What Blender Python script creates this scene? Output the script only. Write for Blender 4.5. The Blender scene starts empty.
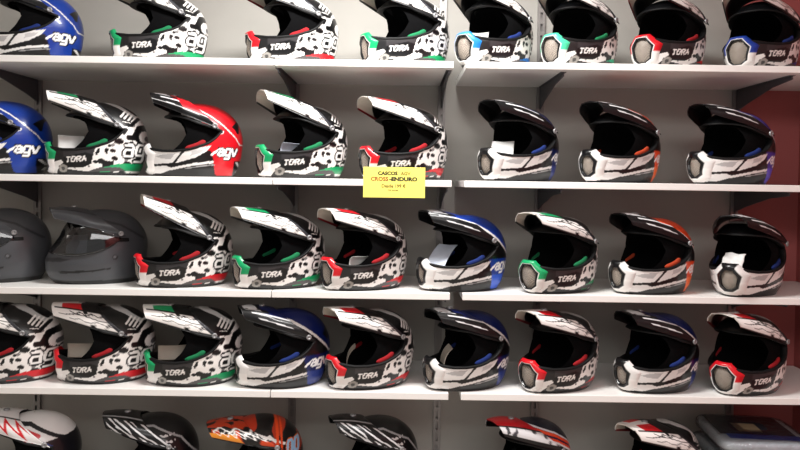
import bpy, math, random
import numpy as np
from mathutils import Vector, Matrix

SC = bpy.context.scene
COL = SC.collection
R = math.radians

# ------------------------------------------------------------------ helpers
def lin(c):
    out = []
    for v in c[:3]:
        v = v / 255.0
        out.append(v / 12.92 if v <= 0.04045 else ((v + 0.055) / 1.055) ** 2.4)
    return tuple(out)

def material(name, rgb=None, rough=0.5, metallic=0.0, attr=None, coat=0.0, noise=0.0, nscale=40.0,
             transmission=0.0, alpha=1.0, bump=0.0, spec=0.5, ior=1.45):
    m = bpy.data.materials.new(name)
    m.use_nodes = True
    nt = m.node_tree
    b = nt.nodes['Principled BSDF']
    b.inputs['Roughness'].default_value = rough
    b.inputs['Metallic'].default_value = metallic
    b.inputs['Coat Weight'].default_value = coat
    b.inputs['Coat Roughness'].default_value = 0.06
    b.inputs['Transmission Weight'].default_value = transmission
    b.inputs['Alpha'].default_value = alpha
    b.inputs['Specular IOR Level'].default_value = spec
    b.inputs['IOR'].default_value = ior
    if attr:
        a = nt.nodes.new('ShaderNodeAttribute')
        a.attribute_name = attr
        nt.links.new(a.outputs['Color'], b.inputs['Base Color'])
    elif rgb is not None:
        c = (*lin(rgb), 1)
        if noise > 0:
            tc = nt.nodes.new('ShaderNodeTexCoord')
            n = nt.nodes.new('ShaderNodeTexNoise')
            n.inputs['Scale'].default_value = nscale
            n.inputs['Detail'].default_value = 4
            r = nt.nodes.new('ShaderNodeMapRange')
            r.inputs['To Min'].default_value = 1 - noise
            r.inputs['To Max'].default_value = 1 + noise
            mx = nt.nodes.new('ShaderNodeVectorMath'); mx.operation = 'SCALE'
            mx.inputs[0].default_value = c[:3]
            nt.links.new(tc.outputs['Object'], n.inputs['Vector'])
            nt.links.new(n.outputs['Fac'], r.inputs['Value'])
            nt.links.new(r.outputs['Result'], mx.inputs['Scale'])
            nt.links.new(mx.outputs['Vector'], b.inputs['Base Color'])
            if bump > 0:
                bp = nt.nodes.new('ShaderNodeBump')
                bp.inputs['Strength'].default_value = bump
                bp.inputs['Distance'].default_value = 0.002
                nt.links.new(n.outputs['Fac'], bp.inputs['Height'])
                nt.links.new(bp.outputs['Normal'], b.inputs['Normal'])
        else:
            b.inputs['Base Color'].default_value = c
    return m

def np_mesh(name, V, F, mat, colors=None, smooth=True):
    """quad mesh from numpy arrays; colours (linear rgb) go in the 'paint' attribute"""
    me = bpy.data.meshes.new(name)
    V = np.asarray(V, dtype=np.float32); F = np.asarray(F, dtype=np.int32)
    me.vertices.add(len(V)); me.vertices.foreach_set('co', V.ravel())
    k = F.shape[1]
    me.loops.add(F.size); me.loops.foreach_set('vertex_index', F.ravel())
    me.polygons.add(len(F))
    me.polygons.foreach_set('loop_start', np.arange(0, F.size, k, dtype=np.int32))
    me.polygons.foreach_set('loop_total', np.full(len(F), k, dtype=np.int32))
    me.polygons.foreach_set('use_smooth', np.full(len(F), smooth, dtype=bool))
    me.update(calc_edges=True)
    me.validate()
    if colors is not None:
        at = me.color_attributes.new('paint', 'FLOAT_COLOR', 'POINT')
        c4 = np.ones((len(V), 4), dtype=np.float32); c4[:, :3] = colors
        at.data.foreach_set('color', c4.ravel())
    me.materials.append(mat)
    return me

class MB:
    """collects boxes, prisms and tubes for ONE mesh object"""
    def __init__(s): s.v = []; s.f = []
    def box(s, x0, x1, y0, y1, z0, z1):
        n = len(s.v)
        s.v += [(x0,y0,z0),(x1,y0,z0),(x1,y1,z0),(x0,y1,z0),(x0,y0,z1),(x1,y0,z1),(x1,y1,z1),(x0,y1,z1)]
        s.f += [tuple(n+i for i in q) for q in ((3,2,1,0),(4,5,6,7),(0,1,5,4),(1,2,6,5),(2,3,7,6),(3,0,4,7))]
    def prism_x(s, pts, x0, x1):
        """polygon in (y,z) extruded along x"""
        n = len(s.v); k = len(pts)
        s.v += [(x0,y,z) for y,z in pts] + [(x1,y,z) for y,z in pts]
        s.f += [tuple(n+i for i in reversed(range(k))), tuple(n+k+i for i in range(k))]
        s.f += [(n+i, n+(i+1)%k, n+k+(i+1)%k, n+k+i) for i in range(k)]
    def mesh(s, name, mat, bevel=0.0, smooth=False):
        me = bpy.data.meshes.new(name)
        me.from_pydata(s.v, [], s.f)
        me.update()
        if bevel > 0:
            import bmesh
            bm = bmesh.new(); bm.from_mesh(me)
            bmesh.ops.recalc_face_normals(bm, faces=bm.faces)
            bmesh.ops.bevel(bm, geom=list(bm.edges), offset=bevel, segments=2, affect='EDGES', profile=0.5)
            bm.to_mesh(me); bm.free()
        else:
            import bmesh
            bm = bmesh.new(); bm.from_mesh(me)
            bmesh.ops.recalc_face_normals(bm, faces=bm.faces)
            bm.to_mesh(me); bm.free()
        if smooth:
            for p in me.polygons: p.use_smooth = True
        me.materials.append(mat)
        return me

def link(name, me, parent=None, loc=(0,0,0), rot=(0,0,0)):
    o = bpy.data.objects.new(name, me); COL.objects.link(o)
    o.parent = parent; o.location = loc; o.rotation_euler = rot
    return o

def tag(o, label, cat, group=None):
    o['label'] = label; o['category'] = cat
    if group: o['group'] = group
    return o

def empty(name, loc, rz=0.0):
    o = bpy.data.objects.new(name, None); COL.objects.link(o)
    o.empty_display_size = 0.05
    o.location = loc; o.rotation_euler = (0, 0, rz)
    return o

def copy_tree(o, parent=None):
    c = o.copy(); COL.objects.link(c); c.parent = parent
    for ch in list(o.children): copy_tree(ch, c)
    return c

# ------------------------------------------------------------------ place
WALL_Y = 0.0
SHELF_BACK = -0.012
SHELF_FRONT = -0.49
TH = 0.025                                   # board thickness
EYE = 1.50
SHELF_Z = {1: EYE+0.449, 2: EYE+0.012, 3: EYE-0.405, 4: EYE-0.776, 5: EYE-1.200}   # top of each board
ROW_WORD = {1: 'top', 2: 'second', 3: 'third', 4: 'fourth', 5: 'bottom'}
X_LEFT, X_RED, X_SIDE = -3.2, 1.475, 1.745
CEIL = 2.75

m_wall = material('grey wall paint', (174,171,165), 0.75, noise=0.05, nscale=6)
m_red = material('maroon wall paint', (165,88,86), 0.6, noise=0.06, nscale=6)
m_floor = material('dark floor tile', (190,184,174), 0.4, noise=0.08, nscale=5)
m_ceil = material('white ceiling paint', (225,225,222), 0.8, noise=0.02, nscale=8)
m_board = material('white laminate', (236,234,231), 0.35, noise=0.02, nscale=9)
m_steel = material('galvanised steel', (146,142,140), 0.42, metallic=0.5, noise=0.08, nscale=30)
m_brk = material('dark grey bracket metal', (92,92,98), 0.42, metallic=0.5, noise=0.06, nscale=30)

def structure(name, mb, mat):
    o = link(name, mb.mesh(name, mat)); o['kind'] = 'structure'
    return o
b = MB(); b.box(X_LEFT, X_RED, 0, 0.08, 0, CEIL); structure('wall_back', b, m_wall)
b = MB(); b.box(X_RED, X_SIDE, 0.0, 0.08, 0, CEIL); structure('wall_back_red', b, m_red)
b = MB(); b.box(X_SIDE, X_SIDE+0.08, -5.0, 0.08, 0, CEIL); structure('wall_right', b, m_red)
b = MB(); b.box(X_LEFT-0.08, X_LEFT, -5.0, 0.08, 0, CEIL); structure('light_block_wall_left', b, m_wall)  # unseen wall, added to keep world light off the left end
b = MB(); b.box(X_LEFT, X_SIDE+0.08, -5.0, 0.08, -0.05, 0); structure('floor', b, m_floor)
b = MB(); b.box(X_LEFT, X_SIDE+0.08, -5.0, 0.08, CEIL, CEIL+0.05); structure('ceiling', b, m_ceil)

# uprights -----------------------------------------------------------
UP = [(-1.585, 'far-left upright'), (-0.462, 'upright behind the shelf joint'), (0.176, 'upright left of the shelf gap'),
      (0.605, 'upright right of the shelf gap'), (1.462, 'upright beside the red wall')]
def upright_mesh():
    b = MB(); w = 0.016; z0, z1 = 0.0, 2.55
    b.box(-w, w, -0.002, 0.0, z0, z1)
    b.box(-w, -w+0.003, -0.0115, -0.002, z0, z1); b.box(w-0.003, w, -0.0115, -0.002, z0, z1)
    b.box(-w, -0.005, -0.0135, -0.0115, z0, z1); b.box(0.005, w, -0.0135, -0.0115, z0, z1)
    z = z0
    while z < z1 - 0.02:
        b.box(-0.005, 0.005, -0.0135, -0.0115, z, z+0.018); z += 0.05
    return b.mesh('slotted_upright', m_steel)
um = upright_mesh()
UPL = {0: 'slotted grey metal upright nearest the left edge of the wall',
       1: 'slotted grey metal upright behind the joint between left and middle shelves',
       2: 'slotted metal upright on the wall just left of the gap between shelf units',
       3: 'slotted metal upright on the wall right of the gap between shelf units',
       4: 'slotted metal upright where grey wall meets maroon wall'}
for i, (x, w) in enumerate(UP):
    tag(link('slotted_upright', um, None, (x, 0, 0)), UPL[i], 'upright', 'slotted wall uprights')
# boards -------------------------------------------------------------
BX = [(-2.4, -0.471, 'left'), (-0.468, 0.190, 'middle'), (0.236, 1.735, 'right')]
for r in range(1, 6):
    z = SHELF_Z[r]
    for x0, x1, nm in BX:
        b = MB(); b.box(x0, x1, SHELF_FRONT, SHELF_BACK-0.004, -TH, 0)
        o = link('shelf_board', b.mesh('shelf_board', m_board, bevel=0.002), None, (0, 0, z))
        side = {'left': 'left of the shelf joint', 'middle': 'between the shelf joint and the gap', 'right': 'right of the gap'}[nm]
        tag(o, 'white %s shelf board %s carrying helmets' % (ROW_WORD[r], side), 'shelf', 'white shelf boards')
# brackets -----------------------------------------------------------
def bracket_mesh():
    b = MB(); t = 0.0025
    b.prism_x([(-0.0137, -0.0), (-0.44, -0.0), (-0.44, -0.016), (-0.30, -0.028), (-0.10, -0.070), (-0.0137, -0.095)], -t, t)
    b.box(-0.011, 0.011, -0.44, -0.03, -0.002, 0.0)
    return b.mesh('shelf_bracket', m_brk)
bkm = bracket_mesh()
for r in range(1, 6):
    for i, (x, w) in enumerate(UP):
        o = link('shelf_bracket', bkm, None, (x, 0, SHELF_Z[r]-TH))
        tag(o, 'grey metal bracket under the %s shelf on the %s' % (ROW_WORD[r], w), 'bracket', 'shelf brackets')

# ------------------------------------------------------------------ helmet form
# local frame: x forward, y to the wearer's left, z up from the rim
ZT = 0.284
_zt = np.linspace(0, 0.30, 601)
def _tab(zs, vs, k=41):
    v = np.interp(_zt, zs, vs)
    g = np.exp(-np.linspace(-2, 2, k)**2); g /= g.sum()
    p = np.concatenate([np.full(k//2, v[0]) , v, np.full(k//2, v[-1])])
    # odd reflection keeps the slope at the rim
    p[:k//2] = 2*v[0] - v[1:k//2+1][::-1]
    return np.convolve(p, g, 'valid')
T_AF = _tab([0,.02,.05,.09,.12,.15,.18,.30], [.168,.186,.200,.203,.190,.168,.152,.146])
T_AB = _tab([0,.03,.08,.13,.30], [.132,.150,.165,.171,.168])
T_B  = _tab([0,.03,.08,.13,.30], [.100,.116,.126,.129,.127])
T_N  = _tab([0,.10,.17,.30], [1.62,1.62,2.05,2.1])
def sec(z, inset=0.0):
    zt = ZT - inset
    t = np.clip((z-0.13)/(zt-0.13), 0, 1)
    cap = (1 - t**2.25)**(1/2.25)
    af = (np.interp(z, _zt, T_AF)-inset)*cap; ab = (np.interp(z, _zt, T_AB)-inset)*cap
    bb = (np.interp(z, _zt, T_B)-inset)*cap
    return af, ab, bb, np.interp(z, _zt, T_N)
def surf(th, z, inset=0.0):
    af, ab, bb, n = sec(z, inset)
    c, s = np.cos(th), np.sin(th)
    nn = np.where(c >= 0, n, 2.1)
    e = 2/nn
    a = np.where(c >= 0, af, ab)
    return np.stack([a*np.sign(c)*np.abs(c)**e, bb*np.sign(s)*np.abs(s)**e, z], -1)
def front_x(y, z, inset=0.0):
    af, ab, bb, n = sec(z, inset)
    return af*np.clip(1-np.abs(y/bb)**n, 0, 1)**(1/n)
THC = R(118)
_TC = np.radians([0, 25, 45, 60, 75, 88, 97, 103, 110, 118, 181])
_TT = np.radians([0, 25, 45, 60, 75, 88, 97, 104, 110, 118, 181])
def z_low(th, kind='cross'):
    a = np.abs(th)
    if kind == 'tour':
        return np.interp(a, _TT, [.130,.122,.117,.118,.127,.140,.154,.170,.170,.170,.170])
    if kind == 'lining':
        return np.interp(a, np.radians([0, 40, 55, 65, 72, 181]), [.098,.094,.100,.128,.165,.165])
    return np.interp(a, _TC, [.114,.105,.097,.097,.103,.114,.124,.134,.150,.174,.174])
def z_up(th, kind='cross'):
    a = np.abs(th)
    if kind == 'tour':
        return np.interp(a, _TT, [.222,.222,.221,.218,.208,.193,.180,.170,.170,.170,.170])
    if kind == 'lining':
        return np.interp(a, np.radians([0, 40, 55, 65, 72, 181]), [.222,.219,.212,.195,.165,.165])
    return np.interp(a, _TC, [.228,.228,.226,.222,.212,.199,.192,.187,.181,.174,.174])

NTH = 300
TH_ARR = np.linspace(-math.pi, math.pi, NTH, endpoint=False)
HEX_IN = [(-.018,.043),(.018,.043),(.038,.014),(.030,-.030),(.012,-.044),(-.012,-.044),(-.030,-.030),(-.038,.014)]
VENT_Z = 0.064

def poly_mask(px, pz, pts):
    inside = np.zeros(px.shape, bool)
    n = len(pts); j = n-1
    for i in range(n):
        xi, zi = pts[i]; xj, zj = pts[j]
        if zi != zj:
            cond = ((zi > pz) != (zj > pz)) & (px < (xj-xi)*(pz-zi)/(zj-zi)+xi)
            inside ^= cond
        j = i
    return inside
def seg_dist(px, pz, pts):
    d = np.full(px.shape, 9.0)
    for (x0, z0), (x1, z1) in zip(pts[:-1], pts[1:]):
        dx, dz = x1-x0, z1-z0
        t = np.clip(((px-x0)*dx+(pz-z0)*dz)/(dx*dx+dz*dz+1e-12), 0, 1)
        d = np.minimum(d, np.hypot(px-x0-t*dx, pz-z0-t*dz))
    return d
def blobs(u, v, seed, freq):
    rs = np.random.RandomState(seed); out = np.zeros(u.shape)
    for k in range(9):
        a = rs.rand()*math.pi*2; f = freq*(0.5+rs.rand())
        out += np.sin(f*(math.cos(a)*u+math.sin(a)*v)+rs.rand()*6.28)
    return out/3.0
GLYPH = {
 'a': [[(0,1),(.8,1),(1,.8),(1,0),(.15,0),(0,.15),(0,.42),(.15,.57),(1,.57)]],
 'g': [[(1,.05),(.2,.05),(0,.2),(0,.8),(.2,1),(1,1),(1,-.35),(.85,-.5),(.05,-.5)]],
 'v': [[(0,1),(.42,0),(.58,0),(1,1)]],
 'T': [[(0,1),(1,1)],[(.5,1),(.5,0)]],
 'O': [[(.2,0),(.8,0),(1,.2),(1,.8),(.8,1),(.2,1),(0,.8),(0,.2),(.2,0)]],
 'R': [[(0,0),(0,1),(.8,1),(1,.85),(1,.6),(.8,.48),(0,.48)],[(.5,.48),(1,0)]],
 'A': [[(0,0),(.45,1),(.55,1),(1,0)],[(.2,.35),(.8,.35)]],
 '0': [[(.2,0),(.8,0),(1,.2),(1,.8),(.8,1),(.2,1),(0,.8),(0,.2),(.2,0)]],
}
def text_dist(px, pz, py, word, x0, z0, w, h, gap, slant=0.0, rise=0.0):
    """distance to the strokes of a word that reads front-to-back on the left side, back-to-front on the right"""
    total = len(word)*w+(len(word)-1)*gap
    u = np.where(py >= 0, x0-px, px-(x0-total))      # reading direction, metres
    d = np.full(px.shape, 9.0)
    for i, ch in enumerate(word):
        ox = i*(w+gap)
        for st in GLYPH[ch]:
            pts = [(ox+gx*w+slant*gz*h, z0+gz*h+rise*(ox+gx*w)) for gx, gz in st]
            d = np.minimum(d, seg_dist(u, pz, pts))
    return d

# ------------------------------------------------------------------ paint schemes
WHITE, BLACK, CHAR = (236,233,230), (14,14,16), (46,47,52)
ACC = {'red': (205,22,34), 'green': (18,150,92), 'blue': (18,54,142), 'lightblue': (30,120,205), 'mint': (70,196,150),
       'orange': (232,78,32), 'maroon': (74,16,30), 'navy': (14,27,84), 'royal': (20,56,150), 'violet': (52,44,150)}
def D(zx, zy):                                         # pattern drawing grid -> metres on the side of the helmet
    return (0.222 - zx/1050.0, (398-zy)/1050.0)
def DP(*pts): return [D(*p) for p in pts]

def paint_graffiti(x, y, z, acc):
    n = len(x); c = np.tile(lin(WHITE), (n, 1))
    A, K = lin(ACC[acc]), lin(BLACK)
    front = x > 0.13
    # black shapes scattered over the white
    bl = blobs(x, z, 3, 150) + 0.4*blobs(x, z, 8, 330)
    c[(bl > 1.08) & (x < 0.10)] = K
    bl2 = blobs(x, z, 12, 210)
    c[(bl2 > 1.25) & (x < 0.10)] = lin((120,118,118))
    # dark vent area along the upper cheek
    c[poly_mask(x, z, DP((60,280),(120,285),(200,285),(215,290),(206,322),(84,340)))] = lin((52,50,52))
    # crown
    crown = poly_mask(x, z, DP((-200,-50),(520,-50),(520,110),(368,150),(345,185),(300,178),(230,150),(100,130),(-200,130)))
    c[crown] = K
    ds = seg_dist(x, z, DP((160,88),(240,96),(300,120),(362,160)))
    c[crown & (ds < 0.006)] = lin((190,190,190))
    for k in range(4):
        p = seg_dist(x, z, DP((306+k*14,162+k*6),(322+k*14,138+k*6)))
        c[p < 0.0037] = lin(WHITE)
    c[seg_dist(x, z, DP((270,185),(345,195),(372,165))) < 0.007] = K
    # swirl at the back
    dc = np.hypot(x-D(396,232)[0], z-D(396,232)[1])
    c[(dc < 0.040)] = K
    c[(np.hypot(x-D(402,240)[0], z-D(402,240)[1]) < 0.025)] = lin(WHITE)
    c[(np.hypot(x-D(408,246)[0], z-D(408,246)[1]) < 0.011)] = lin((90,90,92))
    c[seg_dist(x, z, DP((350,250),(372,200),(410,190))) < 0.006] = K
    # black brow under the peak
    c[(z > .176) & (z < .262) & (x > -.075) & (z < .262-.25*np.clip(-x,0,1)*3)] = K
    # spots
    for zx, zy, r in ((236,342,.010),(262,352,.012),(285,330,.008),(300,262,.012),(278,300,.007),(330,350,.010),(345,245,.012),(215,345,.006)):
        p = D(zx, zy); c[(((x-p[0])/1.5)**2+(z-p[1])**2) < r*r] = K
    # coloured sweep and dark rim
    c[poly_mask(x, z, DP((150,392),(205,378),(300,350),(430,344),(440,380),(300,381)))] = A
    c[poly_mask(x, z, DP((182,384),(232,366),(300,364),(330,380)))] = lin((70,66,66))
    c[z < 0.012] = K
    c[poly_mask(x, z, DP((40,400),(74,372),(110,374),(190,384),(300,384),(450,392),(450,410),(40,410)))] = K
    # black strip with the lettering
    c[poly_mask(x, z, DP((84,332),(180,308),(206,318),(200,352),(176,366),(110,370),(90,356)))] = K
    t = text_dist(x, z, y, 'TORA', D(108,344)[0], D(108,347)[1], .012, .018, .0065, 0.15, .08)
    c[t < 0.0023] = lin(WHITE)
    # maker's letters
    t = text_dist(x, z, y, 'agv', D(318,320)[0], D(318,320)[1], .029, .042, .012, .18, .04)
    c[t < 0.0105] = K
    c[t < 0.0048] = lin((240,238,236))
    # round bolt beside the mouth vent, white chin fork
    p = D(98, 372)
    c[(np.hypot(x-p[0], z-p[1]) < .015)] = lin((150,146,140))
    c[(np.hypot(x-p[0], z-p[1]) < .007)] = lin((70,68,66))
    c[(x > 0.128) & (z > .03) & (z < .1) & (np.hypot(x-p[0], z-p[1]) > .015)] = lin((30,30,31))
    c[poly_mask(x, z, DP((30,394),(58,350),(92,338),(98,352),(82,362),(74,392)))] = lin(WHITE)
    c[(x > .165) & (z > .012)] = lin(WHITE)
    return c

def paint_bar(x, y, z, acc, body=None, full=False):
    """dark shell, silver-white chin panels, coloured back"""
    n = len(x); K = lin(BLACK); A = lin(ACC[acc]); S = lin((226,224,222))
    c = np.tile(K, (n, 1))
    lt = lin(tuple(min(255, int(v*1.25+25)) for v in ACC[acc]))
    arc = [(.16,.290),(.06,.272),(.0,.250),(-.05,.222),(-.09,.192),(-.135,.150),(-.155,.12)]
    xs = np.array([p[0] for p in arc][::-1]); zs = np.array([p[1] for p in arc][::-1])
    za = np.interp(x, xs, zs)
    c[(z > za) & (z > .12)] = A
    c[(z > za+0.030) & (z > .16) & (x > -0.15) & (blobs(x, z, 5, 60) > 0.1)] = K
    c[np.abs(z-za) < 0.0055] = S
    if full:
        c[(z > .10) & (x < -.01) & (z < za)] = A
        c[seg_dist(x, z, [(.06,.196),(-.04,.172),(-.085,.17)]) < .006] = S
        c[seg_dist(x, z, [(.06,.235),(-.03,.205),(-.085,.17)]) < .004] = S
    # back block
    c[poly_mask(x, z, [(-.035,.124),(-.20,.124),(-.20,.064),(-.055,.060)])] = A
    c[poly_mask(x, z, [(-.052,.064),(-.132,.064),(-.126,.006),(-.06,.006)])] = lt if not full else A
    c[poly_mask(x, z, [(-.135,.060),(-.145,.060),(-.175,.02),(-.165,.02)])] = S
    c[poly_mask(x, z, [(-.165,.062),(-.176,.062),(-.140,.02),(-.150,.02)])] = S
    # chin panel
    c[poly_mask(x, z, [(.22,.092),(.13,.096),(.04,.101),(-.045,.118),(-.030,.098),(.012,.072),(.075,.052),(.15,.046),(.22,.040)])] = S
    c[seg_dist(x, z, [(.034,.112),(.060,.090),(.094,.044)]) < .0042] = K
    c[poly_mask(x, z, [(.085,.086),(.13,.082),(.155,.074),(.13,.066),(.10,.064)])] = lin((176,174,174))
    c[poly_mask(x, z, [(.026,.096),(-.02,.104),(-.005,.09),(.03,.078)])] = lin((190,188,188))
    c[seg_dist(x, z, [(.16,.020),(.10,.028),(.02,.046),(-.05,.056)]) < .0045] = S
    c[poly_mask(x, z, [(.19,.034),(.12,.040),(.09,.030),(.13,.012),(.18,.008)])] = S
    c[seg_dist(x, z, [(.05,.030),(-.02,.042),(-.055,.046)]) < .002] = lin((150,150,150))
    # maker's letters
    t = text_dist(x, z, y, 'agv', -.070, .082, .018, .024, .007, .15, .0)
    c[t < .0075] = K if full else A
    c[t < .0038] = lin((242,242,242))
    c[seg_dist(x, z, [(-.046,.084),(-.066,.100)]) < .004] = lin((242,242,242))
    c[z < 0.008] = K
    c[(x > .17) & (z > .045) & (z < .11)] = S
    return c

def paint_matte(x, y, z, acc):
    n = len(x); c = np.tile(lin((66,68,72)), (n, 1)); K = lin(BLACK)
    c[poly_mask(x, z, [(.16,.052),(.03,.058),(-.02,.066),(-.02,.060),(.04,.050),(.15,.042)])] = K
    c[(z < .016)] = K
    c[poly_mask(x, z, [(.22,.098),(.16,.104),(.12,.098),(.15,.088),(.22,.086)])] = lin((40,40,43))
    c[np.hypot(x+.035, z-.105) < .010] = lin((34,34,36))
    c[np.hypot(x+.035, z-.105) < .0055] = lin((96,98,102))
    c[seg_dist(x, z, [(.06,.26),(-.06,.226),(-.15,.17)]) < .004] = lin((40,41,44))
    return c

def paint_scratch(x, y, z, acc):
    n = len(x); c = np.tile(lin(BLACK), (n, 1))
    s = blobs(x*0.55+z*0.8, z*1.7-x*1.0, 21, 300)
    c[(s > 0.70) & (z > 0.06) & (z < .235) & (x > -0.08)] = lin((205,205,206))
    c[seg_dist(x, z, [(.12,.262),(0,.262),(-.10,.215),(-.16,.14)]) < .003] = lin((150,150,152))
    return c

def paint_flame(x, y, z, acc):
    n = len(x); c = np.tile(lin((16,15,16)), (n, 1)); O = lin((222,74,24))
    s = np.sin((x*0.9+z*0.7)*58+1.2)+0.5*blobs(x, z, 31, 90)
    c[(s > 0.35)] = lin((176,48,20))
    c[poly_mask(x, z, [(.16,.21),(.05,.225),(-.02,.205),(.03,.18),(.15,.17)])] = lin((236,132,40))
    c[seg_dist(x, z, [(.14,.262),(.04,.250),(-.04,.222),(-.10,.196)]) < .004] = lin(WHITE)
    c[seg_dist(x, z, [(.11,.225),(.05,.243),(.02,.214),(-.03,.232),(-.06,.208)]) < .0045] = lin(WHITE)
    c[seg_dist(x, z, [(.16,.200),(.06,.196),(-.02,.184)]) < .006] = lin(WHITE)
    c[(x < -.055) & (x > -.066)] = O
    c[(x < -.072) & (x > -.080)] = O
    t = text_dist(x, z, y, '00', -.098, .165, .018, .042, .010, .05)
    c[t < .010] = lin(BLACK); c[t < .0075] = lin((220,110,40)); c[t < .005] = lin((150,190,225))
    return c

def paint_racer(x, y, z, acc):
    n = len(x); c = np.tile(lin((232,230,230)), (n, 1))
    c[poly_mask(x, z, [(-.06,.20),(-.2,.22),(-.2,.0),(-.09,.0)])] = lin((22,22,28))
    for k in range(4):
        c[seg_dist(x, z, [(.12-k*.035,.245),(.07-k*.035,.222),(.09-k*.035,.200)]) < .0055] = lin(ACC['red'])
    c[seg_dist(x, z, [(.13,.268),(.0,.262),(-.09,.215),(-.15,.19)]) < .006] = lin((24,24,28))
    c[seg_dist(x, z, [(.0,.19),(-.05,.196),(-.08,.18)]) < .004] = lin((40,60,110))
    c[z < .012] = lin(BLACK)
    return c

def paint_tricolour(x, y, z, acc):
    n = len(x); c = np.tile(lin((18,18,26)), (n, 1))
    arc = np.interp(x, [-.17,-.12,-.05,.02,.12], [.13,.175,.215,.24,.262])
    c[(z > arc)] = lin((228,72,34))
    c[np.abs(z-arc) < .004] = lin((230,230,230))
    c[np.abs(z-arc-.016) < .0035] = lin((20,24,60))
    c[(z > arc+.030)] = lin((26,28,40))
    c[np.abs(z-arc-.034) < .003] = lin((210,210,214))
    return c
PAINT = {'graffiti': paint_graffiti, 'bar': paint_bar, 'barfull': lambda x,y,z,a: paint_bar(x,y,z,a,full=True),
         'matte': paint_matte, 'scratch': paint_scratch, 'flame': paint_flame, 'racer': paint_racer, 'tri': paint_tricolour}

m_gloss = material('lacquered helmet paint', attr='paint', rough=0.32, coat=0.3, spec=0.4)
m_matte = material('matt helmet paint', attr='paint', rough=0.34, coat=0.0, spec=0.6)
m_peakm = material('moulded peak plastic', attr='paint', rough=0.34, coat=0.15, spec=0.4)
m_lining = material('black helmet lining cloth', (7,7,8), 0.95, noise=0.2, nscale=300, spec=0.1)
m_trim = material('black rubber edging', (13,13,14), 0.6, spec=0.3)
m_screw = material('grey moulded screw', (150,150,152), 0.35, metallic=0.4)
def glassy(name, tint, rough, base, wrinkle=0.0):
    m = bpy.data.materials.new(name); m.use_nodes = True; nt = m.node_tree; nt.nodes.remove(nt.nodes['Principled BSDF'])
    out = [n for n in nt.nodes if n.type == 'OUTPUT_MATERIAL'][0]
    tr = nt.nodes.new('ShaderNodeBsdfTransparent'); tr.inputs['Color'].default_value = (*lin(tint), 1)
    gl = nt.nodes.new('ShaderNodeBsdfGlossy'); gl.inputs['Roughness'].default_value = rough
    lw = nt.nodes.new('ShaderNodeLayerWeight'); lw.inputs['Blend'].default_value = 0.35
    mr = nt.nodes.new('ShaderNodeMapRange'); mr.inputs['To Min'].default_value = base; mr.inputs['To Max'].default_value = 0.8
    mx = nt.nodes.new('ShaderNodeMixShader')
    nt.links.new(lw.outputs['Fresnel'], mr.inputs['Value']); nt.links.new(mr.outputs['Result'], mx.inputs['Fac'])
    nt.links.new(tr.outputs[0], mx.inputs[1]); nt.links.new(gl.outputs[0], mx.inputs[2]); nt.links.new(mx.outputs[0], out.inputs['Surface'])
    if wrinkle:
        n = nt.nodes.new('ShaderNodeTexNoise'); n.inputs['Scale'].default_value = 26; n.inputs['Detail'].default_value = 3; n.inputs['Distortion'].default_value = 1.5
        bp = nt.nodes.new('ShaderNodeBump'); bp.inputs['Strength'].default_value = wrinkle; bp.inputs['Distance'].default_value = .012
        tc = nt.nodes.new('ShaderNodeTexCoord'); nt.links.new(tc.outputs['Object'], n.inputs['Vector'])
        nt.links.new(n.outputs['Fac'], bp.inputs['Height'])
        for q in (gl, lw): nt.links.new(bp.outputs['Normal'], q.inputs['Normal'])
    return m
m_shield = glassy('clear smoked visor', (188,190,194), 0.05, 0.05)
def grille_mat():
    m = bpy.data.materials.new('vent gauze'); m.use_nodes = True; nt = m.node_tree
    b = nt.nodes['Principled BSDF']; b.inputs['Roughness'].default_value = 0.6
    tc = nt.nodes.new('ShaderNodeTexCoord'); br = nt.nodes.new('ShaderNodeTexChecker')
    br.inputs['Scale'].default_value = 380
    br.inputs['Color1'].default_value = (*lin((164,152,140)), 1); br.inputs['Color2'].default_value = (*lin((96,88,82)), 1)
    nt.links.new(tc.outputs['Object'], br.inputs['Vector']); nt.links.new(br.outputs['Color'], b.inputs['Base Color'])
    return m
m_grille = grille_mat()
_padm = {}
def pad_mat(acc):
    if acc not in _padm:
        _padm[acc] = material('%s padding cloth' % acc, {'black': (24,24,26)}.get(acc) or tuple(int(v*.72) for v in ACC[acc]), 0.9, noise=0.12, nscale=200)
    return _padm[acc]

def grid_faces(nu, nv, off=0, wrap=False, flip=False):
    """rows nv of nu columns"""
    i = np.arange(nu if wrap else nu-1); j = np.arange(nv-1)
    I, J = np.meshgrid(i, j)
    I2 = (I+1) % nu
    F = np.stack([J*nu+I, J*nu+I2, (J+1)*nu+I2, (J+1)*nu+I], -1).reshape(-1, 4)+off
    return F[:, ::-1] if flip else F

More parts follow.
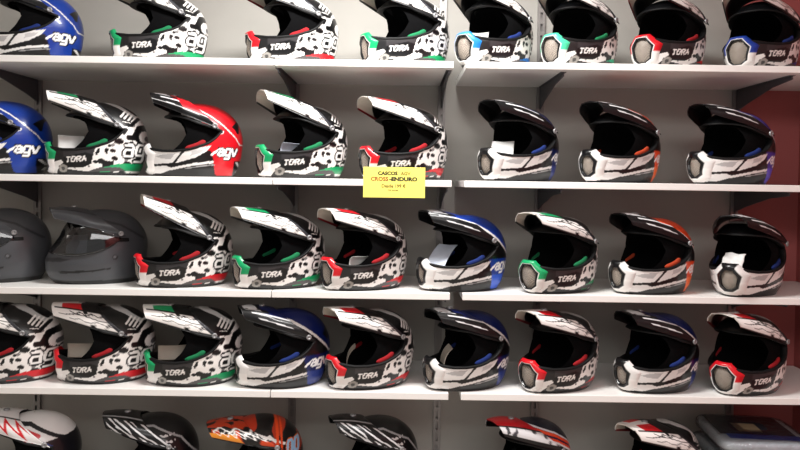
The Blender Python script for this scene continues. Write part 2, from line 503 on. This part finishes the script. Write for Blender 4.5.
def shell_mesh(scheme, acc, kind='cross'):
    nl, nu_ = 44, 76
    zl, zu = z_low(TH_ARR, kind), z_up(TH_ARR, kind)
    w = np.linspace(0, 1, nl)[:, None]
    Z1 = w*zl[None]
    P1 = surf(np.broadcast_to(TH_ARR, Z1.shape), Z1)
    w2 = np.sin(np.linspace(0, 1, nu_)*math.pi/2)[:, None]
    Z2 = zu[None]+(ZT-1e-5-zu[None])*w2
    P2 = surf(np.broadcast_to(TH_ARR, Z2.shape), Z2)
    V = np.concatenate([P1.reshape(-1, 3), P2.reshape(-1, 3)])
    F1 = grid_faces(NTH, nl, 0, True); F2 = grid_faces(NTH, nu_, NTH*nl, True)
    if kind == 'cross':                                # opening behind the mouth vent
        cen = V[F1].mean(1)
        hx = [(a*1.06, b_*1.06+VENT_Z) for a, b_ in HEX_IN]
        F1 = F1[~((cen[:, 0] > 0.1) & poly_mask(cen[:, 1], cen[:, 2], hx))]
    F = np.concatenate([F1, F2])
    cols = PAINT[scheme](V[:, 0], V[:, 1], V[:, 2], acc)
    return np_mesh('shell', V, F, m_matte if scheme == 'matte' else m_gloss, cols)

def lining_mesh(kind='cross'):
    ins = 0.020; n = 120; th = np.linspace(-math.pi, math.pi, n, endpoint=False)
    zl, zu = z_low(th, 'lining' if kind == 'cross' else kind), z_up(th, 'lining' if kind == 'cross' else kind)
    Z1 = 0.004+np.linspace(0, 1, 14)[:, None]*(zl[None]-0.004)
    Z2 = zu[None]+(ZT-ins-1e-5-zu[None])*np.sin(np.linspace(0, 1, 24)*math.pi/2)[:, None]
    P1 = surf(np.broadcast_to(th, Z1.shape), Z1, ins); P2 = surf(np.broadcast_to(th, Z2.shape), Z2, ins)
    V = np.concatenate([P1.reshape(-1, 3), P2.reshape(-1, 3)])
    F = np.concatenate([grid_faces(n, 14, 0, True, True), grid_faces(n, 24, n*14, True, True)])
    return np_mesh('lining', V, F, m_lining)

def trim_mesh(kind='cross'):
    n = 140; th = np.linspace(-THC-R(1.5), THC+R(1.5), n)
    zl, zu = z_low(th, kind), z_up(th, kind)
    V = []; F = []
    for z0, sg in ((zl, -1), (zu, 1)):
        rows = [surf(th, z0+sg*0.007, -0.0005), surf(th, z0+sg*0.005, -0.003), surf(th, z0-sg*0.001, -0.003),
                surf(th, z0-sg*0.003, 0.001), surf(th, z0-sg*0.002, 0.010), surf(th, z0+sg*0.002, 0.0195), surf(th, z0+sg*0.02, 0.0195)]
        off = sum(len(a) for a in V)
        V.append(np.concatenate(rows)); F.append(grid_faces(n, len(rows), off, False, sg > 0))
    return np_mesh('eyeport_trim', np.concatenate(V), np.concatenate(F), m_trim)

def shield_mesh():
    n, k = 90, 24; th = np.linspace(-R(108), R(108), n)
    a, c = z_low(th, 'tour')-0.004, z_up(th, 'tour')+0.012
    w = np.linspace(0, 1, k)[:, None]
    Z = a[None]+(c-a)[None]*w
    Po = surf(np.broadcast_to(th, Z.shape), Z, -0.0060).reshape(-1, 3)
    Pi = surf(np.broadcast_to(th, Z.shape), Z, -0.0038).reshape(-1, 3)
    F = np.concatenate([grid_faces(n, k), grid_faces(n, k, n*k, False, True)])
    rim = []
    top = list(range((k-1)*n, k*n)); bot = list(range(n)); lf = [j*n for j in range(k)]; rt = [j*n+n-1 for j in range(k)]
    for lst, fl in ((bot, 1), (top, 0), (lf, 0), (rt, 1)):
        for p, q in zip(lst[:-1], lst[1:]):
            rim.append((q, p, p+n*k, q+n*k) if fl else (p, q, q+n*k, p+n*k))
    return np_mesh('visor', np.concatenate([Po, Pi]), np.concatenate([F, np.array(rim)]), m_shield)

def hex_pts(scale_list, nper=10):
    pts = np.array(scale_list); out = []
    for i in range(len(pts)):
        p, q = pts[i], pts[(i+1) % len(pts)]
        for t in np.arange(nper)/nper: out.append(p+(q-p)*t)
    return np.array(out)
HEX_OUT = [(-.028,.061),(.028,.061),(.068,.022),(.050,-.040),(.024,-.058),(-.024,-.058),(-.050,-.040),(-.068,.022)]
def vent_mesh(acc, plain=False):
    pin, pout = hex_pts(HEX_IN)*(0.82 if plain else 1.0), hex_pts(HEX_OUT); n = len(pin)
    rows = []; cols = []
    prof = [(0.0,-.016),(0.0,.003),(.12,.005),(.24,.005),(.30,.006),(.42,.007),(.5,.0075),(.7,.0075),(.85,.006),(.97,.003),(1.0,-.004)]
    W, K, A = lin(WHITE), lin(BLACK), lin(ACC[acc]) if not plain else lin((224,222,220))
    for f, off in prof:
        p = pin+(pout-pin)*f
        y, z = p[:, 0], p[:, 1]+VENT_Z
        nx = front_x(y, np.clip(z, 0.002, .125)); 
        rows.append(np.stack([nx+off, y, z], -1))
        up = p[:, 1] > -0.006
        if f <= (.34 if plain else .24): cc = np.tile(K, (n, 1))
        elif f <= .30: cc = np.where(up[:, None], np.tile(W, (n, 1)), np.tile(W, (n, 1)))
        else: cc = np.where(up[:, None], np.tile(A, (n, 1)), np.tile(W, (n, 1)))
        cols.append(cc)
    if plain:
        for k in range(len(prof)):
            top = (pin[:, 1] > .035)
            if prof[k][0] > .3: cols[k][top] = K
    V = np.concatenate(rows); F = grid_faces(n, len(prof), 0, True, True)
    return np_mesh('mouth_vent', V, F, m_gloss, np.concatenate(cols))
def grille_mesh():
    pin = hex_pts(HEX_IN, 5)*1.03; n = len(pin); rows = []
    for f in (0.02, .35, .7, 1.0):
        p = pin*f; z = p[:, 1]+VENT_Z
        rows.append(np.stack([front_x(p[:, 0], np.clip(z, .002, .125))-0.009, p[:, 0], z], -1))
    return np_mesh('vent_grille', np.concatenate(rows), grid_faces(n, 4, 0, True, True), m_grille)

HINGE = (-0.034, 0.0, 0.196)
def peak_mesh(style, acc):
    nt_, ns = 64, 72
    t = np.linspace(0, 1, nt_); s = np.linspace(-1, 1, ns)
    lo = style in ('bar', 'matte', 'scratch', 'flame', 'racer', 'tri', 'barfull')
    if lo:
        kt = [0, .3, .6, 1.0]
        Sx = np.interp(t, kt, [.186,.142,.10,.050]); Sz = np.interp(t, kt, [.304,.305,.301,.289])
        Ex = np.interp(t, kt, [.170,.108,.045,-.075]); Ey = np.interp(t, kt, [.058,.088,.112,.129]); Ez = np.interp(t, kt, [.262,.242,.222,.184])
    else:
        kt = [0, .3, .6, 1.0]
        Sx = np.interp(t, kt, [.198,.148,.10,.035]); Sz = np.interp(t, kt, [.308,.306,.302,.291])
        Ex = np.interp(t, kt, [.184,.118,.05,-.078]); Ey = np.interp(t, kt, [.064,.088,.112,.128]); Ez = np.interp(t, kt, [.263,.241,.218,.181])
    k = np.ones(9)/9
    def sm(a): 
        p = np.concatenate([2*a[0]-a[1:5][::-1], a, 2*a[-1]-a[-5:-1][::-1]]); return np.convolve(p, k, 'valid')
    Sx, Sz, Ex, Ey, Ez = map(sm, (Sx, Sz, Ex, Ey, Ez))
    T, S = np.meshgrid(t, s, indexing='ij')
    g = 0.82                                        # flatter top, sharper shoulders
    cs = np.cos(S*math.pi/2)**g; sn = np.sign(S)*np.abs(np.sin(np.abs(S)*math.pi/2))**0.95
    X = Ex[:, None]+(Sx-Ex)[:, None]*cs; Y = Ey[:, None]*sn; Z = Ez[:, None]+(Sz-Ez)[:, None]*cs
    # notch the front edge and raise two ridges along the shoulders
    Z = Z + 0.004*np.exp(-((np.abs(S)-.45)/.06)**2)*np.clip(1-T, 0, 1)
    P = np.stack([X, Y, Z], -1)
    du = np.gradient(P, axis=0); dv = np.gradient(P, axis=1)
    N = np.cross(du, dv); N /= np.linalg.norm(N, axis=-1, keepdims=True)+1e-9
    if N[..., 2].mean() < 0: N = -N
    Q = P-N*0.0035
    V = np.concatenate([P.reshape(-1, 3), Q.reshape(-1, 3)])
    n = nt_*ns
    F = [grid_faces(ns, nt_, 0, False, False), grid_faces(ns, nt_, n, False, True)]
    rim = []
    for lst in ([j for j in range(ns)], [(nt_-1)*ns+j for j in range(ns)], [i*ns for i in range(nt_)], [i*ns+ns-1 for i in range(nt_)]):
        for p, q in zip(lst[:-1], lst[1:]): rim.append((p, q, q+n, p+n))
    F.append(np.array(rim))
    # paint
    a = np.abs(S); L = T.ravel(); AB = a.ravel()
    top = np.tile(lin(BLACK), (n, 1)); und = np.tile(lin(BLACK), (n, 1))
    K = lin(BLACK)
    xx, yy, zz = X.ravel(), Y.ravel(), Z.ravel()
    if style == 'graffiti':
        top[:] = lin(WHITE); A = lin(ACC[acc])
        mid = AB < .46
        top[mid & (L > .22)] = A
        top[mid & (L > .62)] = K
        top[mid & (AB < .12) & (L > .1) & (L < .62)] = lin(WHITE)
        top[(np.abs(AB-.47) < .03) & (L > .06)] = K
        nb = blobs(xx*0.8, zz*1.6+AB*0.06, 17, 170)
        top[(AB > .52) & (nb > 1.05) & (L > .12)] = K
        top[(np.abs(AB-.70-.05*np.sin(L*9)) < .018) & (L > .12)] = K
        top[(np.abs(AB-.84-.03*np.sin(L*23)) < .014) & (L > .3)] = lin((96,94,94))
        top[(np.abs(AB-.60-.04*np.sin(L*31)) < .022) & (L > .35)] = K
        top[(AB > .95)] = K
        top[(AB > .52) & (L > .93)] = lin(CHAR)
        und[(L < .42)] = lin((206,198,186))
        und[(AB > .93) & (L < .8)] = lin(A if False else (120,20,30)) if acc == 'red' else lin((60,60,60))
    elif style in ('bar', 'barfull'):
        A = lin(ACC[acc]); S_ = lin((214,214,216))
        top[(AB < .54) & (L > (.50 if acc in ('royal','navy','blue','red') else .72))] = A
        top[(AB < .50) & (L > .5) & (blobs(xx, yy, 6, 70) > .75)] = K
        top[(np.abs(AB-.57) < .022) & (L > .22)] = S_
        top[(np.abs(AB-.42) < .03) & (L > .10) & (L < .45)] = S_
        top[(AB < .38) & (L > .08) & (L < .40) & (blobs(xx, yy, 4, 90) > .2)] = S_
        top[(np.abs(AB-.80-.10*(L-.5)) < .022) & (L > .30) & (L < .85)] = S_
        if style == 'barfull':
            top[(AB > .45) & (AB < .8) & (L > .62)] = A
            top[(np.abs(AB-.80) < .02)] = S_
    elif style == 'matte':
        top[:] = lin((64,66,70)); und[:] = lin((30,30,32))
        top[(np.abs(AB-.45) < .02)] = lin((36,36,38))
    elif style == 'scratch':
        s_ = blobs(xx*0.6+AB*.09, zz*1.2-xx*.9, 41, 420)
        top[(s_ > .30) & (AB > .45) & (L > .05)] = lin((205,205,207))
        top[(np.abs(AB-.28) < .02)] = lin((150,150,152))
    elif style == 'flame':
        top[:] = lin((20,18,18)); s_ = blobs(xx, zz+yy, 44, 120)
        top[(AB < .45) & (s_ > -.5)] = lin((186,58,26))
        top[(AB > .5) & (s_ > .5)] = lin((200,66,28))
        top[(AB > .70) & (L < .55)] = lin((238,150,50))
        for f_, o_, w_ in ((17, .52, .03), (29, .62, .025), (41, .72, .022)):
            top[(np.abs(AB-o_-.07*np.sin(L*f_)) < w_) & (L > .08)] = lin(WHITE)
        top[AB > .96] = K
    elif style == 'racer':
        top[:] = lin((230,228,228)); und[:] = lin((60,60,62))
        top[(np.abs(AB-.35) < .03)] = lin((30,30,34))
        top[(np.abs(AB-.66-.9*np.abs(((L*4)%1)-.5)+.22) < .10) & (L > .25) & (L < .95)] = lin(ACC['red'])
    elif style == 'tri':
        top[:] = lin((196,26,36)); und[:] = K
        top[(AB > .50)] = lin((206,206,208)); top[(AB > .50) & (blobs(xx, zz, 9, 160) > .7)] = lin((60,60,64))
        top[(AB > .88)] = lin(BLACK); top[(np.abs(AB-.48) < .03)] = lin(BLACK)
    cols = np.concatenate([top, und])
    V = V-np.array(HINGE)
    return np_mesh('peak', V, np.concatenate(F), m_matte if style == 'matte' else m_peakm, cols)

def disc_mesh(name, r, h, mat, seg=20):
    """domed screw head, axis +y"""
    rows = []
    for rr, hh in ((1,0),(1,.6),(.8,.95),(.45,1),(.4,.55),(.02,.55)):
        a = np.linspace(0, 2*math.pi, seg, endpoint=False)
        rows.append(np.stack([r*rr*np.cos(a), np.full(seg, h*hh), r*rr*np.sin(a)], -1))
    return np_mesh(name, np.concatenate(rows), grid_faces(seg, 6, 0, True, True), mat)

def pad_mesh(acc, sgn):
    """slim padded roll along the inner lower edge of the eye opening"""
    n, k = 40, 14
    th = np.linspace(R(70), R(98), n); q = np.linspace(0, 1, n)
    tp = np.clip(np.minimum(q, 1-q)*6, 0.05, 1)**.5
    c = surf(th, z_low(th)+.006, .016)
    rows = []
    for i in range(k):
        a = 2*math.pi*i/k
        o = surf(th, z_low(th)+.006, .016+.006*math.cos(a))
        hh = (.009+.007*q**3)*np.sin(a)*tp
        rows.append(np.stack([c[:,0]+(o[:,0]-c[:,0])*tp, sgn*(c[:,1]+(o[:,1]-c[:,1])*tp), c[:,2]+hh], -1))
    V = np.stack(rows, 1).reshape(-1, 3)
    F = grid_faces(k, n, 0, True)
    return np_mesh('cheek_pad', V, F, pad_mat(acc))

_cache = {}
def cached(key, fn):
    if key not in _cache: _cache[key] = fn()
    return _cache[key]

def make_helmet(scheme, acc, vacc, pad, padk):
    kind = 'tour' if scheme == 'matte' else 'cross'
    root = empty('motocross_helmet' if kind == 'cross' else 'visored_helmet', (0, 0, 0))
    link('shell', shell_mesh(scheme, acc, kind), root)
    li = link('lining', cached(('lin', kind), lambda: lining_mesh(kind)), root)
    for sg in (1, -1):
        link('cheek_pad', cached(('pad', pad, sg), lambda: pad_mesh(pad, sg)), li)
    link('eyeport_trim', cached(('trim', kind), lambda: trim_mesh(kind)), root)
    if kind == 'cross':
        v = link('mouth_vent', cached(('vent', vacc), lambda: vent_mesh(vacc if vacc != 'plain' else 'red', vacc == 'plain')), root)
        link('vent_grille', cached('gr', grille_mesh), v)
    else:
        link('visor', cached('shield', shield_mesh), root)
    p = link('peak', peak_mesh(scheme, acc), root, HINGE)
    sm = cached('screw', lambda: disc_mesh('peak_screw', .010, .006, m_screw))
    for sg in (1, -1):
        link('peak_screw', sm, p, (-.022, sg*.1255, -.002), (0, 0, 0 if sg > 0 else math.pi))
    sm2 = cached('screw2', lambda: disc_mesh('peak_screw', .012, .005, m_screw))
    link('peak_screw', sm2, p, (.130, 0, .1050), (math.pi/2, 0, 0))
    return root

# ------------------------------------------------------------------ the helmets
# scheme key -> (paint, accent, mouth vent colour, padding colour)
KINDS = {
 'WG': ('graffiti','green','green','green'), 'WR': ('graffiti','red','red','red'), 'WB': ('graffiti','blue','blue','blue'),
 'WL': ('graffiti','lightblue','lightblue','blue'), 'WM': ('graffiti','mint','mint','green'),
 'BB': ('bar','navy','plain','blue'), 'RB': ('bar','royal','plain','blue'), 'VB': ('bar','violet','plain','blue'),
 'BO': ('bar','orange','plain','orange'), 'BM': ('bar','maroon','plain','blue'),
 'FB': ('barfull','blue','plain','blue'), 'FR': ('barfull','red','plain','red'),
 'MG': ('matte','black','plain','black'), 'SC': ('scratch','black','plain','black'), 'FL': ('flame','orange','plain','black'),
 'RW': ('racer','red','plain','black'), 'TR': ('tri','red','plain','black'),
}
# row, kind, yaw towards the room (deg), peak tilt (deg, + lifts the tip), label
HELMETS = [
 (1,'FB',22,0,'blue helmet with white cheek panel at the left end of the top shelf'),
 (1,'WG',22,0,'white and black helmet with green chin beside the blue one on the top shelf'),
 (1,'WR',22,0,'white and black helmet with red chin standing over the joint of the top shelf'),
 (1,'WG',24,0,'white and black helmet with green chin on top shelf just left of the gap'),
 (1,'WL',42,0,'white helmet with light blue chin on top shelf just right of the gap'),
 (1,'WM',40,0,'white helmet with mint green chin on top shelf, between blue and red chins'),
 (1,'WR',40,0,'white helmet with red chin on the right-hand board of the top shelf'),
 (1,'WB',38,0,'white helmet with dark blue chin at the right end of the top shelf'),
 (2,'FB',14,0,'blue helmet cut by the left edge of the photo on the second shelf'),
 (2,'WG',22,3,'white graffiti helmet with green chin beside the blue helmet on the second shelf'),
 (2,'FR',18,4,'bright red and black helmet with white cheek panel on the second shelf'),
 (2,'WG',30,6,'white helmet with green chin right of the red helmet on the second shelf'),
 (2,'WR',30,1,'white helmet with red chin partly behind the yellow sign'),
 (2,'BB',38,0,'black helmet with blue back just right of the gap on the second shelf'),
 (2,'BO',34,0,'black helmet with orange back on the second shelf'),
 (2,'VB',22,0,'black helmet with violet blue back by the maroon wall, second shelf'),
 (3,'MG',20,-3,'matt grey visored helmet cut by the left edge of the third shelf'),
 (3,'MG',28,-3,'matt grey visored helmet whole in view on the third shelf'),
 (3,'WR',27,11,'white helmet with red chin and steeply raised peak beside the matt grey one'),
 (3,'WG',32,0,'white helmet with green chin over the joint of the third shelf'),
 (3,'WR',37,0,'white helmet with red chin on third shelf below the yellow sign'),
 (3,'RB',24,0,'royal blue and black helmet with white leaflet inside, on the third shelf'),
 (3,'WG',40,-1,'white helmet with green chin beside the orange one on the third shelf'),
 (3,'BO',27,0,'black helmet with orange back on the third shelf'),
 (3,'BM',46,0,'black helmet with maroon back holding crumpled paper, right end of third shelf'),
 (4,'WR',14,-2,'white helmet with dark red rim at the left end of the fourth shelf'),
 (4,'WR',16,-2,'white helmet with red chin overlapping the leftmost one on the fourth shelf'),
 (4,'WG',18,-2,'white helmet with green chin and green peak stripe on the fourth shelf'),
 (4,'BB',22,0,'black helmet with navy back over the joint of the fourth shelf'),
 (4,'WR',34,0,'white helmet with red chin on fourth shelf just left of the gap'),
 (4,'BB',31,0,'dark blue helmet standing over the gap on the fourth shelf'),
 (4,'WR',38,0,'white helmet with red chin between two dark blue ones on the fourth shelf'),
 (4,'BB',27,0,'black helmet with navy back on the right half of the fourth shelf'),
 (4,'WR',38,0,'white helmet with red chin at the right end of the fourth shelf'),
 (5,'RW',18,0,'white helmet with red stripes at the left of the bottom shelf'),
 (5,'SC',18,0,'black helmet with white scratches left of the orange one, bottom shelf'),
 (5,'FL',16,-9,'orange and black helmet with number on its back, bottom shelf'),
 (5,'SC',24,0,'black helmet with white scratched peak right of the orange one, bottom shelf'),
 (5,'TR',28,0,'red, white and orange helmet on the bottom shelf right of the gap'),
 (5,'WR',30,-2,'white helmet with cream-tipped red peak beside plastic packets, bottom shelf'),
]
HX = [-1.448, -0.946, -0.421, 0.023, 0.368, 0.703, 1.051, 1.419, -1.546, -1.167, -0.79, -0.372, 0.023, 0.464, 0.857, 1.292, -1.566, -1.178, -0.821, -0.454, -0.125, 0.254, 0.622, 0.986, 1.35, -1.489, -1.128, -0.778, -0.432, -0.097, 0.277, 0.63, 1.011, 1.359, -1.418, -0.949, -0.537, -0.081, 0.524, 1.037]
HY = {1: -0.285, 2: -0.335, 3: -0.350, 4: -0.352, 5: -0.345}        # how far forward each row stands
BACK = {16: .05, 17: .055, 26: .012, 27: -.004, 28: -.012}   # a few stand a little deeper on the board
protos = {}
ROOTS = []
for i, (row, kd, yaw, tilt, label) in enumerate(HELMETS):
    if kd in protos:
        o = copy_tree(protos[kd])
    else:
        sc_, acc, vacc, pad = KINDS[kd]
        o = make_helmet(sc_, acc, vacc, pad, kd); protos[kd] = o
    o.location = (HX[i], HY[row]+BACK.get(i, 0), SHELF_Z[row])
    o.rotation_euler = (0, 0, math.pi+R(yaw))
    for ch in o.children:
        if ch.name.split('.')[0] == 'peak': ch.rotation_euler = (0, -R(tilt), 0)
    tag(o, label, 'helmet', 'helmets on the %s shelf' % ROW_WORD[row])
    ROOTS.append(o)


# ------------------------------------------------------------------ leaflets, sign, packets
m_paper = material('white paper', (226,226,224), 0.6, noise=0.05, nscale=60)
m_cream = material('beige card', (172,162,150), 0.6, noise=0.08, nscale=60)
m_paleb = material('pale printed paper', (196,204,218), 0.5, noise=0.12, nscale=45)
def leaflet_mesh(w, l, mat, crumple=0.0, seed=1):
    """folded sheet, hinge along y at the origin, rising along +z"""
    nu, nv = 14, 18; rs = np.random.RandomState(seed)
    u = np.linspace(-w/2, w/2, nu); v = np.linspace(0, l, nv)
    U, Vv = np.meshgrid(u, v)
    X = 0.10*np.abs(U)**1.0 + 0.012*np.sin(Vv/l*2.6)
    if crumple: X = X + crumple*np.sin(U*95+Vv*60+1)*np.cos(Vv*105-U*40)
    P = np.stack([X, U, Vv], -1).reshape(-1, 3); Q = P+np.array([-.0012, 0, 0]); n = len(P)
    F = [grid_faces(nu, nv, 0, False, True), grid_faces(nu, nv, n, False, False)]
    rim = []
    for lst in (list(range(nu)), list(range((nv-1)*nu, nv*nu)), [j*nu for j in range(nv)], [j*nu+nu-1 for j in range(nv)]):
        for p, q in zip(lst[:-1], lst[1:]): rim.append((p, q, q+n, p+n))
    F.append(np.array(rim))
    return np_mesh('leaflet', np.concatenate([P, Q]), np.concatenate(F), mat)
# helmet index, local place (x,y,z), lean back (deg), turn (deg), width, length, material, crumple, label
LEAF = [
 (4,(.12,.01,.088),-58,38,.085,.10,m_paper,0,'white folded leaflet inside the light blue chinned helmet, top shelf'),
 (9,(.105,.035,.090),-25,-86,.09,.060,m_paper,0,'pale leaflet inside the green-chinned second-shelf helmet left of the red one'),
 (11,(.060,.045,.090),-35,-82,.12,.045,m_paleb,0,'pale leaflet lying inside the green-chinned helmet right of the red helmet'),
 (13,(.115,.015,.088),-55,40,.085,.105,m_paper,0,'white leaflet slanting inside the black and blue helmet right of the gap'),
 (17,(.095,.055,.095),-14,-80,.075,.095,m_paper,0,'white leaflet behind the visor of the matt grey helmet'),
 (20,(.050,.045,.088),-35,-80,.13,.042,m_paper,0,'white leaflet inside the red-chinned helmet below the yellow sign'),
 (21,(.140,.020,.085),-58,35,.08,.14,m_paleb,0,'white leaflet slanting up inside the royal blue helmet'),
 (24,(.125,-.015,.085),-42,0,.075,.085,m_paper,.006,'crumpled white paper inside the maroon-backed helmet'),
 (26,(.070,.035,.090),-14,-90,.15,.056,m_cream,0,'beige card inside the second helmet from the left, fourth shelf'),
 (27,(.070,.035,.090),-14,-90,.15,.058,m_cream,0,'beige card inside the green-chinned helmet on the fourth shelf'),
 (29,(.115,.0,.085),-30,-30,.08,.075,m_cream,0,'beige card inside the red-chinned fourth-shelf helmet left of the gap'),
 (30,(.115,-.01,.085),-30,-25,.085,.075,m_cream,0,'beige card inside the dark blue helmet over the fourth-shelf gap'),
]
for k, (hi, p, lean, turn, wd, ln, mt, cr, lab) in enumerate(LEAF):
    o = link('leaflet', leaflet_mesh(wd, ln, mt, cr, k), None)
    o.matrix_world = (Matrix.Translation(ROOTS[hi].location) @ Matrix.Rotation(ROOTS[hi].rotation_euler.z, 4, 'Z') @
                      Matrix.Translation(p) @ Matrix.Rotation(R(turn), 4, 'Z') @ Matrix.Rotation(R(lean), 4, 'Y'))
    tag(o, lab, 'leaflet', 'leaflets tucked in the helmets')

# yellow price sign on the front of the second shelf
m_yel = material('yellow card', (244,232,110), 0.6, noise=0.02, nscale=20)
m_ink = material('black ink', (34,30,26), 0.6)
m_inkr = material('red brown ink', (150,66,34), 0.6)
m_inkb = material('brown ink', (122,96,40), 0.6)
sg = empty('price_sign', (-0.022, SHELF_FRONT-0.0025, SHELF_Z[2]-0.0105))
tag(sg, 'yellow card sign hung on the front edge of the second shelf', 'sign')
bmx = MB(); bmx.box(-.1135, .1135, -.0008, .0008, -.056, .056); link('card', bmx.mesh('card', m_yel), sg)
def words(txt, x, z, size, mat, bold=0.0, width=None):
    cu = bpy.data.curves.new('lettering', 'FONT'); cu.body = txt; cu.size = size; cu.offset = bold; cu.extrude = 0.0002
    cu.align_x = 'LEFT'; cu.resolution_u = 3
    ob = bpy.data.objects.new('lettering', cu); COL.objects.link(ob)
    bpy.context.view_layer.update()
    me = bpy.data.meshes.new_from_object(ob.evaluated_get(bpy.context.evaluated_depsgraph_get()))
    bpy.data.objects.remove(ob)
    xs = [v.co.x for v in me.vertices]; w0 = max(xs)-min(xs); k = (width/w0) if width else 1.0; x0 = min(xs)
    for v in me.vertices: v.co = Vector(((v.co.x-x0)*k, v.co.y, v.co.z))
    me.materials.clear(); me.materials.append(mat)
    return link('lettering', me, sg, (x, -.0011, z), (R(90), 0, 0))
words('CASCOS', -.0600, .0275, .0175, m_ink, .0008, .072)
words('AGV', .0235, .0275, .0170, m_inkb, .0004, .036)
words('CROSS', -.086, .0060, .0190, m_inkr, .0006, .064)
words('-ENDURO', -.019, .0060, .0190, m_ink, .0010, .104)
words('Desde 199 \u20ac', -.046, -.0185, .0165, m_inkb, .0004, .088)
words('IVA incluido', -.022, -.0310, .0075, m_inkb, .0002, .038)

# small paper tag on the third shelf
bmx = MB(); bmx.box(-.028, .028, -.02, .02, 0, .0008)
tag(link('paper_tag', bmx.mesh('paper_tag', m_paper), None, (-.80, -.462, SHELF_Z[3]), (0, 0, .1)), 'small white paper tag lying at the front of the third shelf', 'tag')

# plastic packets stacked at the right end of the bottom shelf
m_wrap = glassy('clear plastic wrap', (232,236,240), 0.16, 0.10, 0.7)
m_navy = material('dark navy cloth', (26,28,44), 0.8, noise=0.3, nscale=40)
m_pale = material('grey white cloth', (214,216,218), 0.8, noise=0.2, nscale=30, bump=.4)
m_bcard = material('blue printed card', (46,80,180), 0.5, noise=0.1, nscale=50)
m_tan = material('tan printed card', (150,132,104), 0.5, noise=0.3, nscale=90)
def pillow_mesh(name, lx, ly, lz, mat, wob, seed):
    nu, nv = 48, 20
    a = np.linspace(0, 2*math.pi, nu, endpoint=False); bq = np.linspace(-math.pi/2+.02, math.pi/2-.02, nv)
    B_, A_ = np.meshgrid(bq, a, indexing='ij'); f = lambda q, e: np.sign(q)*np.abs(q)**e
    x = lx/2*f(np.cos(A_), .3)*f(np.cos(B_), .35); y = ly/2*f(np.sin(A_), .3)*f(np.cos(B_), .35); z = lz/2*f(np.sin(B_), .6)
    z = z*(1+wob*blobs(x, y, seed, 40)) + lz/2
    return np_mesh(name, np.stack([x, y, z], -1).reshape(-1, 3), grid_faces(nu, nv, 0, True), mat)
PK = [(0, .02, m_pale, 'lowest clear plastic packet of the stack on the bottom shelf'),
      (.064, -.05, m_pale, 'second plastic packet from the bottom of the stack'),
      (.128, .04, m_pale, 'third plastic packet up, grey white cloth inside, under the navy one'),
      (.192, -.10, m_pale, 'topmost plastic packet with navy printed top and blue card')]
for k, (dz, rz, mt, lab) in enumerate(PK):
    o = empty('plastic_packet', (1.415+.01*math.sin(k*2), -.302, SHELF_Z[5]+dz), rz); tag(o, lab, 'packet', 'plastic packets on the bottom shelf')
    link('wrapping', pillow_mesh('wrapping', .36, .34, .062, m_wrap, .02, k), o)
    link('folded_cloth', pillow_mesh('folded_cloth', .34, .32, .052, mt, .02, k+7), o, (0, 0, .004))
    if k == 3:
        q = MB(); q.box(-.15, .13, -.085, .13, .0563, .0572); link('printed_insert', q.mesh('printed_insert', m_navy), o)
        q = MB(); q.box(-.13, .14, -.13, -.085, .0566, .0576); link('printed_card', q.mesh('printed_card', m_bcard), o)
        q = MB(); q.box(-.07, .02, -.055, .04, .0573, .0579); link('printed_label', q.mesh('printed_label', m_tan), o)

# ------------------------------------------------------------------ light and camera
def area(name, loc, sx, sy, power, col=(1, .985, .96)):
    l = bpy.data.lights.new(name, 'AREA'); l.shape = 'RECTANGLE'; l.size = sx; l.size_y = sy; l.energy = power; l.color = col
    o = bpy.data.objects.new(name, l); COL.objects.link(o); o.location = loc
    return o
area('ceiling_lamp', (-0.06, -1.02, CEIL-0.02), 0.9, 0.25, 51)
area('ceiling_lamp', (-1.75, -1.45, CEIL-0.02), 1.2, 0.30, 3)
area('ceiling_lamp', (0.3, -3.7, CEIL-0.02), 3.0, 1.6, 72)
w = bpy.data.worlds.new('World'); SC.world = w; w.use_nodes = True
w.node_tree.nodes['Background'].inputs['Color'].default_value = (1.0, .97, .95, 1)
w.node_tree.nodes['Background'].inputs['Strength'].default_value = 0.335

cam = bpy.data.cameras.new('camera'); co = bpy.data.objects.new('camera', cam); COL.objects.link(co)
cam.sensor_width = 36; cam.lens = 693/800*36; cam.shift_y = -0.0375
co.location = (0, SHELF_FRONT-2.55, EYE)
co.rotation_euler = (Matrix.Rotation(R(90-1.0), 3, 'X') @ Matrix.Rotation(R(0.82), 3, 'Z')).to_euler()
SC.camera = co
SC.view_settings.view_transform = 'Standard'; SC.view_settings.look = 'None'
SC.view_settings.exposure = 0.25; SC.view_settings.gamma = 1.0; SC.view_settings.use_curve_mapping = False
